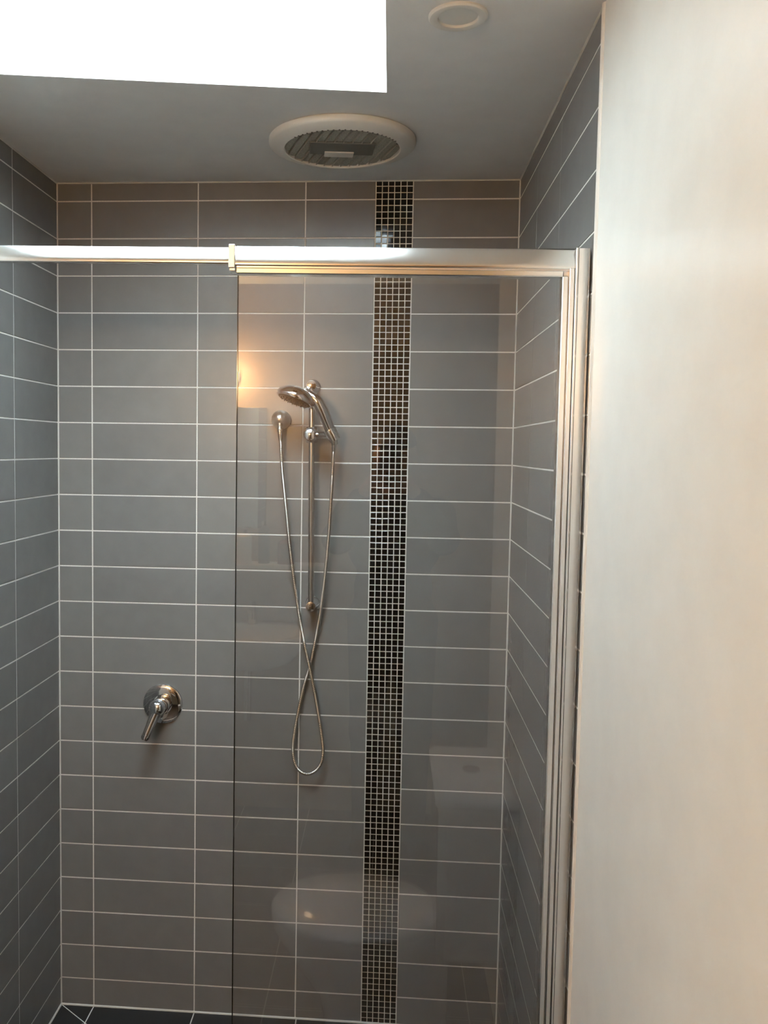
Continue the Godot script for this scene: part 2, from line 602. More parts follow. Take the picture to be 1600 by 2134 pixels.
func build_screen() -> void:
	var t := thing("shower_screen", "semi-frameless glass shower screen in a silver aluminium frame", "shower screen", Vector3(0.0, 0.0, ZS))
	var slope := -0.0110
	# header: everything along the top leans by the same small angle
	var lean := Transform3D(Basis(Vector3(0, 0, 1), slope), Vector3(0.66, 2.0212, 0.0))
	var h := Solid.new()
	h.loft(rail_profile(-0.66 + 0.001, 0.01, -0.0292, 0.0, -0.012, 0.008), true, 0)
	part("header_rail", h, M.aluminium, t, lean)
	var tr := Solid.new()
	tr.loft(rail_profile(0.0095, 0.5995, -0.0340, 0.0016, -0.017, 0.013), true, 0)
	var top := part("top_rail", tr, M.aluminium, t, lean)
	top.set_meta("label", "thicker right half of the header rail")
	var gp := Solid.new()
	gp.box(Vector3(0.011, -0.0372, -0.014), Vector3(0.5925, -0.0338, 0.009), 0.0003)
	part("rail_groove", gp, M.aluminium_satin, t, lean)
	var lip := Solid.new()
	lip.box(Vector3(0.0105, -0.0475, -0.016), Vector3(0.580, -0.0370, 0.012), 0.0016)
	part("glazing_bead", lip, M.aluminium, t, lean)
	var cap := Solid.new()
	cap.box(Vector3(-0.0030, -0.0382, -0.0185), Vector3(0.0085, 0.0030, 0.0145), 0.0012)
	cap.box(Vector3(-0.0015, -0.0432, -0.016), Vector3(0.0090, -0.0378, 0.012), 0.001)
	part("end_cap", cap, M.aluminium_satin, t, lean)
	# upright against the right wall: a bead beside the glass, a stile, a fine ridge and the wall channel
	var y1 := 2.0195
	var bead := Solid.new()
	bead.box(Vector3(1.2375, 0.03, -0.016), Vector3(1.2480, y1 - 0.0505, 0.012), 0.0016)
	part("glazing_bead", bead, M.aluminium, t)
	var stile := Solid.new()
	stile.box(Vector3(1.2492, 0.03, -0.017), Vector3(1.2578, y1 - 0.037, 0.014), 0.0012)
	part("stile", stile, M.aluminium, t)
	var ridge := Solid.new()
	ridge.box(Vector3(1.2585, 0.02, -0.018), Vector3(1.2632, y1 - 0.003, 0.0165), 0.0011)
	ridge.box(Vector3(1.2625, 0.02, -0.018), Vector3(XR - 0.0015, y1 - 0.003, 0.0150), 0.0014)
	part("wall_channel", ridge, M.aluminium, t)
	var back := Solid.new()
	back.box(Vector3(1.2400, 0.025, -0.012), Vector3(1.2640, y1 - 0.006, 0.004), 0.0004)
	part("inner_frame", back, M.aluminium_satin, t)
	# glass
	var g := Solid.new()
	g.box(Vector3(0.6730, 0.045, -0.003), Vector3(1.2440, 1.978, 0.003), 0.0003)
	var glass := part("glass_pane", g, M.screen_glass, t)
	var ge := Solid.new()
	ge.box(Vector3(0.6715, 0.045, -0.0030), Vector3(0.6730, 1.972, 0.0030), 0.0003)
	part("polished_edge", ge, M.glass_edge, glass)
	var bot := Solid.new()
	bot.box(Vector3(0.665, 0.0005, -0.015), Vector3(1.262, 0.048, 0.012), 0.0015)
	part("bottom_rail", bot, M.aluminium, t)


# ------------------------------------------------------------------ fittings
func build_slide_rail() -> void:
	var t := thing("slide_rail", "chrome upright slide rail screwed to the tiles behind the glass", "shower rail", Vector3(0.735, 1.225, 0.0))
	var a := Vector3(0.7310, 1.850, 0.058) - t.position
	var b := Vector3(0.7375, 1.222, 0.058) - t.position
	var s := Solid.new()
	s.tube(PackedVector3Array([a, b]), [0.0085], 20)
	part("bar", s, M.satin_chrome, t)
	for e in [[a + Vector3(0.0, -0.0115, 0.0), 0.0], [b + Vector3(0.0, 0.010, 0.0), 1.0]]:
		var p := Solid.new()
		var c: Vector3 = e[0]
		var back := -(c.z + t.position.z)
		var prof := [Vector2(0.0, back), Vector2(0.020, back), Vector2(0.020, back + 0.007), Vector2(0.0165, back + 0.011), Vector2(0.0135, back + 0.020), Vector2(0.0128, 0.006), Vector2(0.0122, 0.0115), Vector2(0.0098, 0.0150), Vector2(0.0, 0.0165)]
		p.lathe(prof, 28, turned(Vector3(0, 0, 1), c))
		var br := part("wall_bracket", p, M.chrome, t)
		var ring := Solid.new()
		ring.lathe([Vector2(0.0105, 0.0120), Vector2(0.0132, 0.0120), Vector2(0.0132, 0.0136), Vector2(0.0105, 0.0140)], 28, turned(Vector3(0, 0, 1), c))
		part("cap_ring", ring, M.satin_chrome, br)
	# slider with its knob and the holder arm
	var k := Vector3(0.7325, 1.7040, 0.058) - t.position
	var sl := Solid.new()
	sl.lathe([Vector2(0.0, -0.021), Vector2(0.0150, -0.021), Vector2(0.0168, -0.018), Vector2(0.0168, 0.018), Vector2(0.0150, 0.021), Vector2(0.0, 0.021)], 28, Transform3D(Basis(), k))
	var slider := part("slider", sl, M.chrome, t)
	var kn := Solid.new()
	kn.lathe([Vector2(0.0, 0.008), Vector2(0.0185, 0.012), Vector2(0.0195, 0.020), Vector2(0.0185, 0.030), Vector2(0.0145, 0.0365), Vector2(0.0070, 0.0395), Vector2(0.0, 0.040)], 32, turned(Vector3(0, 0, 1), k + Vector3(-0.001, 0.0, 0.0)))
	part("knob", kn, M.chrome, slider)
	var arm := Solid.new()
	arm.tube(PackedVector3Array([k + Vector3(0.008, 0.001, 0.012), k + Vector3(0.046, 0.0, 0.033)]), [0.0115, 0.0105], 20)
	part("holder_arm", arm, M.chrome, slider)
	var hold := Solid.new()
	var hp := Vector3(0.7915, 1.7055, 0.103) - t.position
	hold.lathe([Vector2(0.0128, -0.016), Vector2(0.0160, -0.017), Vector2(0.0182, 0.012), Vector2(0.0172, 0.016), Vector2(0.0142, 0.016), Vector2(0.0128, -0.016)], 26, turned(Vector3(-0.47, 0.86, 0.12), hp))
	part("holder_cup", hold, M.chrome, slider)


func build_hand_shower() -> void:
	var foot := Vector3(0.7965, 1.6930, 0.100)
	var t := thing("hand_shower", "chrome dome-headed hand shower resting in its holder", "shower head", foot)
	# handle: a curved tapering bar, flatter than deep
	var path := smooth_path(PackedVector3Array([
		Vector3(0.7960, 1.6925, 0.099) - foot, Vector3(0.7880, 1.7130, 0.104) - foot, Vector3(0.7760, 1.7430, 0.110) - foot,
		Vector3(0.7630, 1.7720, 0.116) - foot, Vector3(0.7480, 1.7960, 0.120) - foot, Vector3(0.7270, 1.8110, 0.121) - foot]), 0.006)
	var rad := []
	for i in path.size():
		var u := float(i) / (path.size() - 1)
		rad.append(lerpf(0.0122, 0.0172, smoothstep(0.0, 0.6, u)) * (1.0 if u < 0.75 else lerpf(1.0, 0.75, (u - 0.75) / 0.25)))
	var s := Solid.new()
	s.tube(path, rad, 22)
	part("handle", s, M.chrome, t)
	# head
	var axis := Vector3(0.33, 0.93, -0.16).normalized()
	var c := Vector3(0.6935, 1.7985, 0.130) - foot
	var x := turned(axis, c)
	var d := Solid.new()
	var prof := [Vector2(0.0, -0.006), Vector2(0.0495, -0.006), Vector2(0.0520, -0.002), Vector2(0.0522, 0.002), Vector2(0.0505, 0.008), Vector2(0.0460, 0.0155), Vector2(0.0385, 0.0225), Vector2(0.0285, 0.0280), Vector2(0.0170, 0.0315), Vector2(0.0070, 0.0330), Vector2(0.0, 0.0332)]
	d.lathe(prof, 44, x)
	var head := part("spray_head", d, M.chrome, t)
	var f := Solid.new()
	f.lathe([Vector2(0.0, -0.0105), Vector2(0.030, -0.0098), Vector2(0.0440, -0.0075), Vector2(0.0455, -0.0055), Vector2(0.0, -0.0052)], 40, x)
	part("nozzle_plate", f, M.grey_nozzle_plate, head)
	var nub := Solid.new()
	for ringno in 3:
		var n := 6 + ringno * 6
		for i in n:
			var u := TAU * i / n
			var q := x * Vector3(cos(u) * 0.012 * (ringno + 1), -0.0105, sin(u) * 0.012 * (ringno + 1))
			nub.lathe([Vector2(0.0, -0.002), Vector2(0.0012, -0.0015), Vector2(0.0016, 0.004), Vector2(0.0, 0.004)], 6, turned(axis, q))
	part("nozzles", nub, M.black_rubber, head)
	var collar := Solid.new()
	collar.lathe([Vector2(0.0, -0.012), Vector2(0.0085, -0.012), Vector2(0.0095, -0.010), Vector2(0.0095, 0.002), Vector2(0.0, 0.002)], 20, turned(Vector3(-0.2, 0.97, 0.1), Vector3(0.7965, 1.6905, 0.0990) - foot))
	part("hose_nut", collar, M.satin_chrome, t)


func build_hose() -> void:
	var o := Vector3(0.7282, 0.7454, 0.031)
	var raw := PackedVector3Array([
		Vector3(0.6440, 1.7100, 0.0440), Vector3(0.6460, 1.6850, 0.0440), Vector3(0.6508, 1.6059, 0.040), Vector3(0.6622, 1.4992, 0.035), Vector3(0.6752, 1.3781, 0.030), Vector3(0.6972, 1.2267, 0.028),
		Vector3(0.7177, 1.1213, 0.030), Vector3(0.7337, 1.0539, 0.032), Vector3(0.7480, 0.9853, 0.030), Vector3(0.7654, 0.8882, 0.026), Vector3(0.7746, 0.8193, 0.026),
		Vector3(0.7699, 0.7781, 0.028), Vector3(0.7513, 0.7529, 0.030), Vector3(0.7282, 0.7454, 0.031), Vector3(0.7061, 0.7566, 0.030), Vector3(0.6918, 0.7887, 0.028), Vector3(0.6895, 0.8364, 0.025),
		Vector3(0.7004, 0.9117, 0.020), Vector3(0.7167, 0.9942, 0.016), Vector3(0.7322, 1.0498, 0.015), Vector3(0.7465, 1.1197, 0.018), Vector3(0.7622, 1.2176, 0.028), Vector3(0.7749, 1.3279, 0.040),
		Vector3(0.7847, 1.4499, 0.055), Vector3(0.7919, 1.5828, 0.075), Vector3(0.7952, 1.6500, 0.092), Vector3(0.7968, 1.6840, 0.0985)])
	for i in raw.size():
		raw[i] -= o
	var path := smooth_path(raw, 0.0014)
	var rad := []
	for i in path.size():
		rad.append([0.0043, 0.0052, 0.0053, 0.0046][i % 4])
	var t := thing("shower_hose", "chrome ribbed shower hose hanging in a crossed loop", "hose", o)
	var s := Solid.new()
	s.tube(path, rad, 10)
	part("ribbed_tube", s, M.hose_metal, t)
	for e in [[path[0], path[0] - path[14]], [path[path.size() - 1], path[path.size() - 1] - path[path.size() - 15]]]:
		var f := Solid.new()
		f.lathe([Vector2(0.0, -0.022), Vector2(0.0058, -0.022), Vector2(0.0066, -0.012), Vector2(0.0072, -0.004), Vector2(0.0072, 0.0), Vector2(0.0, 0.0)], 16, turned(e[1], e[0]))
		part("end_ferrule", f, M.satin_chrome, t)


func build_outlet() -> void:
	var at := Vector3(0.6425, 1.7460, 0.0)
	var t := thing("hose_outlet", "small chrome dome elbow that feeds the shower hose", "hose outlet", at)
	var s := Solid.new()
	s.lathe([Vector2(0.0, 0.0), Vector2(0.0265, 0.0), Vector2(0.0268, 0.006), Vector2(0.0262, 0.020), Vector2(0.0240, 0.032), Vector2(0.0195, 0.0420), Vector2(0.0130, 0.0490), Vector2(0.0060, 0.0522), Vector2(0.0, 0.053)], 40, turned(Vector3(0, 0, 1), Vector3.ZERO))
	part("dome", s, M.brushed_nickel, t)
	var n := Solid.new()
	n.lathe([Vector2(0.0, -0.036), Vector2(0.0072, -0.036), Vector2(0.0086, -0.034), Vector2(0.0086, -0.024), Vector2(0.0074, -0.022), Vector2(0.0080, -0.010), Vector2(0.0, -0.010)], 20, Transform3D(Basis(), Vector3(0.0012, 0.0, 0.0435)))
	part("outlet_nut", n, M.satin_chrome, t)


func build_mixer() -> void:
	var at := Vector3(0.3074, 0.9250, 0.0)
	var t := thing("shower_mixer", "round chrome lever mixer tap on the grey tiles", "tap", at)
	var z := turned(Vector3(0, 0, 1), Vector3.ZERO)
	var s := Solid.new()
	s.lathe([Vector2(0.0, 0.0), Vector2(0.0575, 0.0), Vector2(0.0580, 0.0030), Vector2(0.0565, 0.0058), Vector2(0.0520, 0.0080), Vector2(0.0400, 0.0098), Vector2(0.0290, 0.0106), Vector2(0.0280, 0.0090), Vector2(0.0, 0.0090)], 56, z)
	part("cover_plate", s, M.chrome, t)
	var b := Solid.new()
	b.lathe([Vector2(0.0, 0.008), Vector2(0.0245, 0.008), Vector2(0.0245, 0.030), Vector2(0.0235, 0.036), Vector2(0.0, 0.036)], 40, z)
	part("body", b, M.chrome, t)
	# handle: a dome that leans forward and runs out into a lever pointing down to the left
	var ax := Vector3(-0.10, 0.10, 1.0)
	var h := Solid.new()
	h.lathe([Vector2(0.0, 0.036), Vector2(0.0225, 0.036), Vector2(0.0238, 0.042), Vector2(0.0240, 0.056), Vector2(0.0225, 0.066), Vector2(0.0180, 0.0735), Vector2(0.0100, 0.0775), Vector2(0.0, 0.0785)], 40, turned(ax, Vector3(0.003, -0.002, 0.0)))
	var hd := part("handle_dome", h, M.chrome, t)
	var l := Solid.new()
	var spine := [
		[Vector3(-0.001, 0.010, 0.058), 0.0170, 0.0150], [Vector3(-0.006, -0.012, 0.064), 0.0175, 0.0130], [Vector3(-0.013, -0.030, 0.072), 0.0150, 0.0095],
		[Vector3(-0.019, -0.046, 0.078), 0.0128, 0.0072], [Vector3(-0.025, -0.062, 0.083), 0.0122, 0.0065], [Vector3(-0.0305, -0.076, 0.087), 0.0118, 0.0062], [Vector3(-0.0325, -0.081, 0.0885), 0.0085, 0.0045]]
	var rings := []
	for i in spine.size():
		var d: Vector3 = (spine[mini(i + 1, 6)][0] - spine[maxi(i - 1, 0)][0]).normalized()
		var side := d.cross(Vector3(0, 0, 1)).normalized()
		var up := side.cross(d).normalized()
		var ring := PackedVector3Array()
		for j in 24:
			var u := TAU * j / 24
			ring.append(spine[i][0] + side * cos(u) * spine[i][1] + up * sin(u) * spine[i][2])
		rings.append(ring)
	l.loft(rings, true, 0)
	part("lever", l, M.chrome, hd)


func build_fan() -> void:
	var t := thing("exhaust_fan", "round white ceiling exhaust fan with a dusty grille", "exhaust fan", Vector3(0.82, H, 0.335))
	var s := Solid.new()
	s.lathe([Vector2(0.136, -0.004), Vector2(0.170, 0.0), Vector2(0.1735, -0.003), Vector2(0.1745, -0.011), Vector2(0.1730, -0.0150), Vector2(0.1690, -0.0180), Vector2(0.1500, -0.0235), Vector2(0.1385, -0.0255), Vector2(0.1365, -0.0240), Vector2(0.136, -0.016), Vector2(0.136, -0.004)], 84)
	part("outer_ring", s, M.fan_plastic, t)
	var d := Solid.new()
	d.lathe([Vector2(0.0, -0.004), Vector2(0.138, -0.004), Vector2(0.138, -0.001), Vector2(0.0, -0.001)], 48)
	part("back_plate", d, M.fan_dark, t)
	var turn := Basis(Vector3.UP, 0.33)
	var n := 13
	for i in n:
		var u := lerpf(-0.124, 0.124, float(i) / (n - 1))
		var half := sqrt(maxf(0.0, 0.1365 * 0.1365 - u * u))
		var v := Solid.new()
		v.box(Vector3(u - 0.0085, -0.0205, -half), Vector3(u + 0.0085, -0.0185, half), 0.0006)
		v.box(Vector3(u - 0.0098, -0.0235, -half), Vector3(u - 0.0078, -0.0060, half), 0.0005)
		part("grille_slat", v, M.dusty_plastic, t, Transform3D(turn, Vector3.ZERO))
	var cb := Solid.new()
	cb.box(Vector3(-0.078, -0.0245, -0.038), Vector3(0.076, -0.0195, 0.046), 0.002)
	part("centre_plate", cb, M.fan_dark, t, Transform3D(Basis(Vector3.UP, 0.12), Vector3.ZERO))
	var bd := Solid.new()
	bd.box(Vector3(-0.036, -0.0275, -0.046), Vector3(0.034, -0.0240, -0.012), 0.001)
	part("badge", bd, M.fan_plastic, t, Transform3D(Basis(Vector3.UP, 0.12), Vector3(-0.005, 0, 0.0)))
	for i in 22:
		var a := PI * 0.62 * (i / 21.0 - 0.5) + 0.15
		var sl := Solid.new()
		sl.box(Vector3(-0.0018, -0.0262, 0.1372), Vector3(0.0018, -0.0247, 0.1412), 0.0004)
		part("rim_slot", sl, M.fan_dark, t, Transform3D(Basis(Vector3.UP, a), Vector3.ZERO))


func build_downlight() -> void:
	var t := thing("ceiling_downlight", "small round white recessed ceiling light, switched off", "ceiling light", Vector3(1.048, H, 0.944))
	var s := Solid.new()
	s.lathe([Vector2(0.034, 0.0), Vector2(0.0500, 0.0), Vector2(0.0500, -0.0030), Vector2(0.0475, -0.0055), Vector2(0.0400, -0.0065), Vector2(0.0345, -0.0050), Vector2(0.0330, -0.0010), Vector2(0.034, 0.0)], 56)
	part("rim", s, M.downlight_white, t)
	var d := Solid.new()
	d.lathe([Vector2(0.0, -0.0012), Vector2(0.0335, -0.0012), Vector2(0.0345, -0.0030), Vector2(0.0355, 0.0), Vector2(0.0, 0.0)], 48)
	part("diffuser", d, M.downlight_white, t)


# ------------------------------------------------------------------ the room behind the camera, seen in the glass
func oval(cx: float, cz: float, rx_front: float, rx_back: float, rz: float, y: float, n := 40) -> PackedVector3Array:
	var r := PackedVector3Array()
	for j in n:
		var u := TAU * j / n
		var c := cos(u)
		r.append(Vector3(cx + c * (rx_back if c > 0.0 else rx_front), y, cz + sin(u) * rz))
	return r


func build_toilet() -> void:
	var t := thing("toilet", "white porcelain close-coupled toilet mirrored in the glass", "toilet", Vector3(0.95, 0.0, 1.68))
	var s := Solid.new()
	s.loft([oval(0.04, 0, 0.16, 0.14, 0.105, 0.001), oval(0.03, 0, 0.17, 0.15, 0.11, 0.06), oval(0.0, 0, 0.17, 0.18, 0.12, 0.20), oval(-0.06, 0, 0.20, 0.24, 0.165, 0.33), oval(-0.07, 0, 0.225, 0.25, 0.182, 0.385), oval(-0.07, 0, 0.222, 0.25, 0.18, 0.40)], true, 0)
	part("bowl", s, M.porcelain, t)
	var st := Solid.new()
	st.loft([oval(-0.07, 0, 0.226, 0.22, 0.184, 0.403), oval(-0.07, 0, 0.230, 0.22, 0.187, 0.412), oval(-0.07, 0, 0.226, 0.22, 0.184, 0.420)], true, 0)
	part("seat", st, M.seat_plastic, t)
	var li := Solid.new()
	li.loft([oval(-0.07, 0, 0.226, 0.22, 0.184, 0.423), oval(-0.07, 0, 0.231, 0.222, 0.188, 0.430), oval(-0.07, 0, 0.222, 0.215, 0.180, 0.440), oval(-0.07, 0, 0.14, 0.14, 0.11, 0.447)], true, 0)
	part("lid", li, M.seat_plastic, t)
	var c := Solid.new()
	c.box(Vector3(0.135, 0.385, -0.19), Vector3(0.325, 0.785, 0.19), 0.02)
	part("cistern", c, M.porcelain, t)
	var cl := Solid.new()
	cl.box(Vector3(0.125, 0.786, -0.20), Vector3(0.330, 0.822, 0.20), 0.012)
	var lid := part("cistern_lid", cl, M.porcelain, t)
	var b := Solid.new()
	b.lathe([Vector2(0.0, 0.820), Vector2(0.024, 0.820), Vector2(0.023, 0.828), Vector2(0.0, 0.829)], 24, Transform3D(Basis(), Vector3(0.228, 0, 0)))
	part("flush_button", b, M.chrome, lid)


func build_basin() -> void:
	var at := Vector3(0.34, 0.86, 3.4)
	var t := thing("wash_basin", "white wall-hung wash basin mirrored in the glass", "basin", at)
	var n := 40
	var ring := func(w: float, d: float, y: float, zc: float) -> PackedVector3Array:
		var r := PackedVector3Array()
		for j in n:
			var u := TAU * j / n
			var c := cos(u)
			var s := sin(u)
			r.append(Vector3(signf(c) * pow(absf(c), 0.6) * w, y, zc + signf(s) * pow(absf(s), 0.6) * d))
		return r
	var s := Solid.new()
	s.loft([ring.call(0.10, 0.09, -0.17, -0.12), ring.call(0.20, 0.15, -0.12, -0.17), ring.call(0.255, 0.19, -0.05, -0.20), ring.call(0.275, 0.20, 0.0, -0.205), ring.call(0.268, 0.195, 0.012, -0.205),
		ring.call(0.225, 0.150, 0.010, -0.235), ring.call(0.20, 0.130, -0.04, -0.235), ring.call(0.10, 0.07, -0.10, -0.235), ring.call(0.03, 0.02, -0.11, -0.235)], true, 0)
	part("bowl", s, M.porcelain, t)
	var w := Solid.new()
	w.lathe([Vector2(0.0, -0.40), Vector2(0.022, -0.40), Vector2(0.022, -0.165), Vector2(0.0, -0.165)], 20, Transform3D(Basis(), Vector3(0, 0, -0.16)))
	part("waste_trap", w, M.chrome, t)
	var tap := thing("basin_tap", "small chrome mixer tap on the wash basin", "tap", at + Vector3(0.0, 0.010, -0.055))
	var ts := Solid.new()
	ts.lathe([Vector2(0.0, 0.0), Vector2(0.024, 0.0), Vector2(0.022, 0.09), Vector2(0.018, 0.105), Vector2(0.0, 0.108)], 24)
	part("body", ts, M.chrome, tap)
	var sp := Solid.new()
	sp.tube(PackedVector3Array([Vector3(0, 0.06, -0.01), Vector3(0, 0.085, -0.07), Vector3(0, 0.075, -0.11)]), [0.013, 0.011, 0.010], 16)
	part("spout", sp, M.chrome, tap)
	var sh := Solid.new()
	sh.box(Vector3(0.02, 1.13, 3.28), Vector3(0.66, 1.15, 3.398), 0.002)
	var shelf := thing("bathroom_shelf", "narrow white shelf above the wash basin", "shelf", Vector3.ZERO)
	part("board", sh, M.bottle_white, shelf)
	var k := 0
	for b in [[0.30, 0.034, 0.15, "bottle_white", "white pump bottle on the shelf above the basin"], [0.39, 0.026, 0.19, "bottle_grey", "tall grey bottle on the shelf above the basin"], [0.49, 0.038, 0.12, "bottle_amber", "squat amber jar on the shelf above the basin"]]:
		var o := thing("toiletry_bottle", b[4], "bottle", Vector3(b[0], 1.15, 3.335), "toiletries on the shelf")
		var bs := Solid.new()
		bs.lathe([Vector2(0.0, 0.0), Vector2(b[1], 0.0), Vector2(b[1], b[2] * 0.8), Vector2(b[1] * 0.5, b[2] * 0.9), Vector2(0.0, b[2] * 0.9)], 24)
		part("body", bs, M[b[3]], o)
		var cs := Solid.new()
		cs.lathe([Vector2(0.0, b[2] * 0.88), Vector2(b[1] * 0.45, b[2] * 0.88), Vector2(b[1] * 0.42, b[2]), Vector2(0.0, b[2])], 20)
		part("cap", cs, M.satin_chrome, o)
		k += 1
	var mi := thing("wall_mirror", "frameless mirror on the wall behind the camera", "mirror", Vector3(0.34, 1.30, 3.4))
	var ms := Solid.new()
	ms.box(Vector3(-0.31, 0.0, -0.006), Vector3(0.05, 0.55, -0.0005), 0.002)
	part("glass", ms, M.mirror_silver, mi)


func build_wall_lamp() -> void:
	var at := Vector3(0.22, 1.98, 3.33)
	var t := thing("wall_lamp", "warm lit globe wall lamp above the mirror", "lamp", at)
	var s := Solid.new()
	s.lathe([Vector2(0.0, 0.0), Vector2(0.045, 0.0), Vector2(0.045, 0.012), Vector2(0.018, 0.02), Vector2(0.018, 0.04), Vector2(0.0, 0.04)], 28, turned(Vector3(0, 0, -1), Vector3(0, 0, 0.069)))
	part("wall_plate", s, M.satin_chrome, t)
	var g := Solid.new()
	var prof := []
	for i in 17:
		var u := -PI / 2 + PI * i / 16.0
		prof.append(Vector2(maxf(0.0, cos(u)) * 0.055, sin(u) * 0.055))
	g.lathe(prof, 28, Transform3D(Basis(), Vector3(0, 0, -0.02)))
	part("lamp_globe", g, M.lamp_glow, t)
	var l := OmniLight3D.new()
	l.name = "lamp_light"
	l.light_color = Color(1.0, 0.82, 0.60)
	l.light_energy = LAMP_ENERGY
	l.light_size = 0.055
	l.omni_range = 8.0
	l.omni_attenuation = 2.0
	l.shadow_enabled = true
	l.position = Vector3(0, 0, -0.02)
	t.add_child(l)


# ------------------------------------------------------------------ the photographer, mirrored in the glass
func net(bones: Array, k: float, cell: float, st: SurfaceTool) -> void:
	# tapered capsules blended with a smooth minimum and meshed as surface nets
	var lo := Vector3.INF
	var hi := -Vector3.INF
	for b in bones:
		var r: float = maxf(b[2], b[3]) + cell * 3.0
		lo = lo.min(b[0] - Vector3.ONE * r).min(b[1] - Vector3.ONE * r)
		hi = hi.max(b[0] + Vector3.ONE * r).max(b[1] + Vector3.ONE * r)
	var nx := int((hi.x - lo.x) / cell) + 2
	var ny := int((hi.y - lo.y) / cell) + 2
	var nz := int((hi.z - lo.z) / cell) + 2
	var f := PackedFloat32Array()
	f.resize(nx * ny * nz)
	f.fill(1.0)
	for b in bones:
		var a: Vector3 = b[0]
		var ab: Vector3 = b[1] - a
		var len2 := maxf(ab.length_squared(), 1e-9)
		var reach: float = maxf(b[2], b[3]) + k * 2.0 + cell * 2.0
		var l: Vector3 = ((b[0].min(b[1]) - Vector3.ONE * reach - lo) / cell).max(Vector3.ZERO)
		var h: Vector3 = (b[0].max(b[1]) + Vector3.ONE * reach - lo) / cell
		for z in range(int(l.z), mini(nz, int(h.z) + 1)):
			for y in range(int(l.y), mini(ny, int(h.y) + 1)):
				for x in range(int(l.x), mini(nx, int(h.x) + 1)):
					var p := lo + Vector3(x, y, z) * cell - a
					var t := clampf(p.dot(ab) / len2, 0.0, 1.0)
					var d: float = (p - ab * t).length() - lerpf(b[2], b[3], t)
					var i := (z * ny + y) * nx + x
					var e := f[i]
					var m := maxf(k - absf(d - e), 0.0) / k
					f[i] = minf(d, e) - m * m * k * 0.25
	var at := {}
	var corner := [0, 1, nx, nx + 1, nx * ny, nx * ny + 1, nx * ny + nx, nx * ny + nx + 1]
	var edges := [[0, 1], [2, 3], [4, 5], [6, 7], [0, 2], [1, 3], [4, 6], [5, 7], [0, 4], [1, 5], [2, 6], [3, 7]]
	for z in nz - 1:
		for y in ny - 1:
			for x in nx - 1:
				var i := (z * ny + y) * nx + x
				var inside := 0
				for c in corner:
					if f[i + c] < 0.0:
						inside += 1
				if inside == 0 or inside == 8:
					continue
				var sum := Vector3.ZERO
				var n := 0
				for e in edges:
					var u: float = f[i + corner[e[0]]]
					var v: float = f[i + corner[e[1]]]
					if (u < 0.0) != (v < 0.0):
						var p0 := Vector3(e[0] & 1, (e[0] >> 1) & 1, e[0] >> 2)
						var p1 := Vector3(e[1] & 1, (e[1] >> 1) & 1, e[1] >> 2)
						sum += p0.lerp(p1, u / (u - v))
						n += 1
				at[i] = lo + (Vector3(x, y, z) + sum / n) * cell
	var step := [1, nx, nx * ny]
	for i in at:
		for ax in 3:
			var u: float = f[i]
			var v: float = f[i + step[ax]]
			if (u < 0.0) == (v < 0.0):
				continue
			var s1: int = step[(ax + 1) % 3]
			var s2: int = step[(ax + 2) % 3]
			if not (at.has(i - s1) and at.has(i - s2) and at.has(i - s1 - s2)):
				continue
			var q := [at[i], at[i - s1], at[i - s1 - s2], at[i - s2]]
			if u < 0.0:
				q.reverse()
			for j in [0, 1, 2, 0, 2, 3]:
				st.set_smooth_group(0)
				st.add_vertex(q[j])


func soft_mesh(groups: Array) -> ArrayMesh:
	var st := SurfaceTool.new()
	st.begin(Mesh.PRIMITIVE_TRIANGLES)
	for g in groups:
		net(g[0], g[1], g[2], st)
	st.generate_normals()
	st.index()
	return st.commit()


func fatter(bones: Array, by: float) -> Array:
	var out := []
	for b in bones:
		out.append([b[0], b[1], b[2] + by, b[3] + by])
	return out


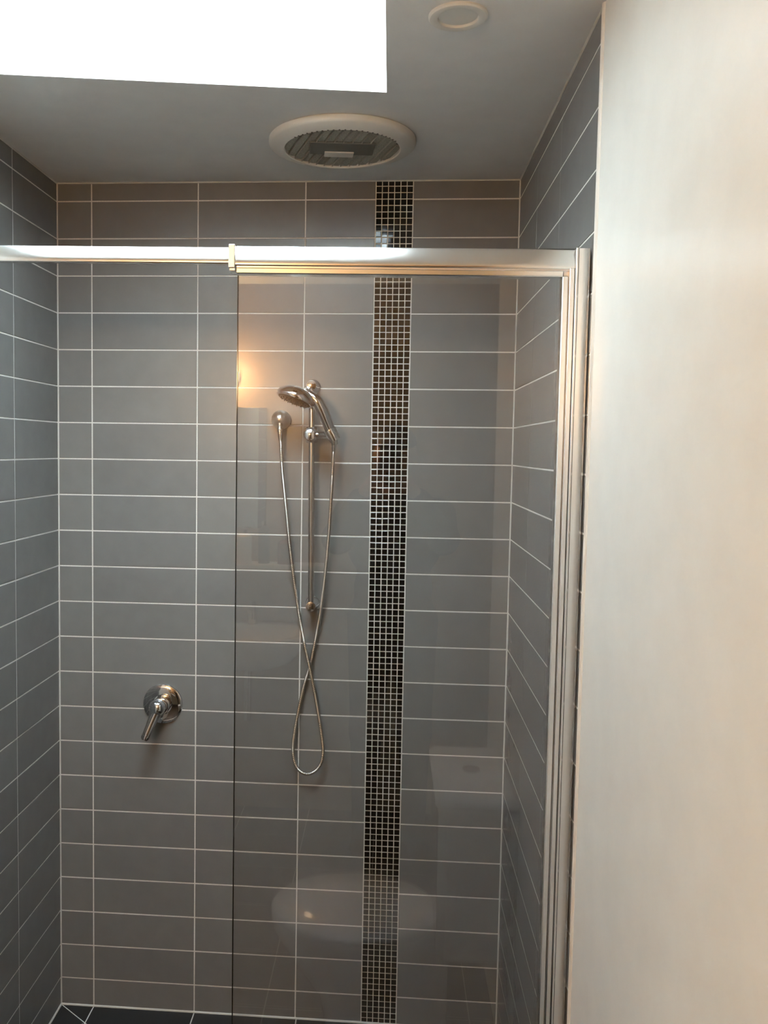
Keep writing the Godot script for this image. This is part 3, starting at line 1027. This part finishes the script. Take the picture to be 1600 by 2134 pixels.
func build_person() -> void:
	var base := Vector3(0.97, 0.0, 3.04)
	var t := thing("person", "person in dark clothes holding a phone up, mirrored in the glass", "person", base)
	var V := func(x: float, y: float, z: float) -> Vector3: return Vector3(x, y, z)
	var legs := []
	var shoes := []
	var arms := []
	var sleeves := []
	var hands := []
	for s: float in [-1.0, 1.0]:
		legs.append([V.call(s * 0.09, 0.92, 0.0), V.call(s * 0.10, 0.50, -0.01), 0.085, 0.058])
		legs.append([V.call(s * 0.10, 0.50, -0.01), V.call(s * 0.105, 0.10, 0.02), 0.056, 0.040])
		shoes.append([V.call(s * 0.105, 0.045, 0.05), V.call(s * 0.12, 0.040, -0.12), 0.044, 0.038])
		shoes.append([V.call(s * 0.105, 0.09, 0.03), V.call(s * 0.105, 0.05, 0.03), 0.046, 0.045])
		# arm: shoulder to elbow to wrist, solved as two links
		var sh := Vector3(s * 0.185, 1.405, 0.0)
		var wr := Vector3(-0.022 + s * 0.088, 1.515, -0.405)
		var u := (wr - sh).normalized()
		var dist := (wr - sh).length()
		var l1 := 0.285
		var l2 := 0.255
		var along := (l1 * l1 - l2 * l2 + dist * dist) / (2.0 * dist)
		var off := sqrt(maxf(0.0, l1 * l1 - along * along))
		var d := Vector3(s * 0.45, -0.85, -0.1)
		d = (d - u * d.dot(u)).normalized()
		var el := sh + u * along + d * off
		arms.append([sh, el, 0.052, 0.040])
		arms.append([el, wr, 0.039, 0.026])
		sleeves.append([sh, el, 0.052, 0.042])
		sleeves.append([el, el.lerp(wr, 0.82), 0.041, 0.032])
		# hand: palm, four bent fingers behind the phone, thumb on its screen
		var edge := -0.022 + s * 0.0385
		hands.append([wr, Vector3(edge + s * 0.022, 1.560, -0.462), 0.024, 0.017])
		hands.append([wr, Vector3(edge + s * 0.024, 1.528, -0.455), 0.022, 0.016])
		for i in 4:
			var y := 1.590 - 0.019 * i
			var reach: float = [0.95, 1.0, 0.95, 0.80][i]
			var k0 := Vector3(edge + s * 0.018, lerpf(y, 1.548, 0.35), -0.462)
			var k1 := Vector3(edge + s * 0.010, y, -0.484)
			var k2 := Vector3(edge - s * 0.016 * reach, y + 0.002, -0.489)
			var k3 := Vector3(edge - s * 0.036 * reach, y + 0.003, -0.4875)
			hands.append([k0, k1, 0.0098, 0.0092])
			hands.append([k1, k2, 0.0090, 0.0082])
			hands.append([k2, k3, 0.0080, 0.0068])
		hands.append([Vector3(edge + s * 0.030, 1.535, -0.435), Vector3(edge + s * 0.016, 1.570, -0.452), 0.0135, 0.0105])
		hands.append([Vector3(edge + s * 0.016, 1.570, -0.452), Vector3(edge - s * 0.010, 1.592, -0.4585), 0.0100, 0.0080])
	var trunk := [
		[V.call(-0.07, 0.96, 0.0), V.call(0.07, 0.96, 0.0), 0.105, 0.105], [V.call(-0.05, 1.10, 0.0), V.call(0.05, 1.10, 0.0), 0.098, 0.098],
		[V.call(-0.07, 1.27, 0.0), V.call(0.07, 1.27, 0.0), 0.108, 0.108], [V.call(-0.15, 1.39, 0.0), V.call(0.15, 1.39, 0.0), 0.062, 0.062], [V.call(0.0, 0.96, 0.0), V.call(0.0, 1.35, 0.0), 0.10, 0.10]]
	var neck := [[V.call(0.0, 1.38, 0.01), V.call(0.0, 1.53, -0.01), 0.056, 0.052]]
	var head := [
		[V.call(0.0, 1.665, 0.012), V.call(0.0, 1.655, -0.015), 0.086, 0.080], [V.call(0.0, 1.60, -0.035), V.call(0.0, 1.560, -0.050), 0.058, 0.036],
		[V.call(0.0, 1.640, -0.095), V.call(0.0, 1.608, -0.108), 0.009, 0.013], [V.call(-0.016, 1.580, -0.086), V.call(0.016, 1.580, -0.086), 0.009, 0.009],
		[V.call(-0.082, 1.645, 0.0), V.call(-0.078, 1.605, -0.004), 0.013, 0.010], [V.call(0.082, 1.645, 0.0), V.call(0.078, 1.605, -0.004), 0.013, 0.010], neck[0]]
	part("body", soft_mesh([[trunk + legs + arms + neck, 0.03, 0.014], [head, 0.018, 0.006], [hands, 0.005, 0.0036]]), M.skin, t)
	part("jumper", soft_mesh([[fatter(trunk.slice(0) + sleeves + [[V.call(0, 1.40, 0.0), V.call(0, 1.45, 0.0), 0.058, 0.056]], 0.014), 0.035, 0.014]]), M.dark_knit, t)
	part("trousers", soft_mesh([[fatter(legs + [[V.call(-0.06, 0.93, 0.0), V.call(0.06, 0.93, 0.0), 0.10, 0.10]], 0.010), 0.03, 0.014]]), M.dark_denim, t)
	part("shoes", soft_mesh([[shoes, 0.02, 0.008]]), M.black_rubber, t)
	part("hair", soft_mesh([[[[V.call(0, 1.685, 0.022), V.call(0, 1.690, -0.020), 0.088, 0.076], [V.call(0, 1.64, 0.045), V.call(0, 1.60, 0.045), 0.070, 0.055]], 0.02, 0.008]]), M.dark_hair, t)
	for s: float in [-1.0, 1.0]:
		var e := Solid.new()
		e.lathe([Vector2(0.0, -0.011), Vector2(0.008, -0.008), Vector2(0.011, 0.0), Vector2(0.008, 0.008), Vector2(0.0, 0.011)], 12, Transform3D(Basis(), V.call(s * 0.032, 1.642, -0.083)))
		part("eye", e, M.porcelain, t)
	var ph := thing("phone", "black phone held upright in both hands of the person", "phone", base + Vector3(-0.022, 1.530, -0.474))
	var pb := Solid.new()
	pb.box(Vector3(-0.0375, 0.0, -0.004), Vector3(0.0375, 0.152, 0.004), 0.0022)
	part("case", pb, M.black_rubber, ph)
	var ps := Solid.new()
	ps.box(Vector3(-0.0350, 0.004, 0.0038), Vector3(0.0350, 0.148, 0.0044), 0.0002)
	part("screen", ps, M.phone_glass, ph)


# ------------------------------------------------------------------ scene
func _ready() -> void:
	rng.seed = 77
	var cam := Camera3D.new()
	cam.name = "camera"
	cam.position = Vector3(0.94833, 1.66618, 2.54979)
	cam.rotation = Vector3(-0.06908, 0.07693, 0.01439)
	var f := 1898.493
	cam.set_frustum(2.0 * 0.05 * 1067.0 / f, Vector2(0.05 * 135.166 / f, 0.0), 0.05, 60.0)
	cam.current = true
	add_child(cam)

	var env := Environment.new()
	env.background_mode = Environment.BG_SKY
	var sky := Sky.new()
	var ps := ProceduralSkyMaterial.new()
	ps.sky_top_color = Color(0.74, 0.87, 1.0)
	ps.sky_horizon_color = Color(0.84, 0.92, 1.0)
	ps.ground_horizon_color = Color(0.6, 0.6, 0.58)
	ps.ground_bottom_color = Color(0.4, 0.4, 0.38)
	ps.sky_energy_multiplier = 1.0
	sky.sky_material = ps
	env.sky = sky
	env.background_energy_multiplier = SKY_ENERGY
	env.tonemap_mode = Environment.TONE_MAPPER_LINEAR
	env.tonemap_exposure = 21.5
	env.sdfgi_enabled = true
	env.ssao_enabled = true
	env.ssil_enabled = true
	var we := WorldEnvironment.new()
	we.name = "environment"
	we.environment = env
	add_child(we)

	var sun := DirectionalLight3D.new()
	sun.name = "sun"
	sun.light_color = Color(0.90, 0.97, 1.0)
	sun.light_energy = SUN_ENERGY
	sun.light_angular_distance = 1.0
	sun.shadow_enabled = true
	sun.sky_mode = DirectionalLight3D.SKY_MODE_LIGHT_ONLY
	sun.look_at_from_position(Vector3.ZERO, SUN_DIR, Vector3(0, 0, 1))
	add_child(sun)

	make_materials()
	build_floor_and_ceiling()
	build_tiled_walls()
	build_rest_of_room()
	build_screen()
	build_slide_rail()
	build_hand_shower()
	build_hose()
	build_outlet()
	build_mixer()
	build_fan()
	build_downlight()
	build_toilet()
	build_basin()
	build_wall_lamp()
	build_person()
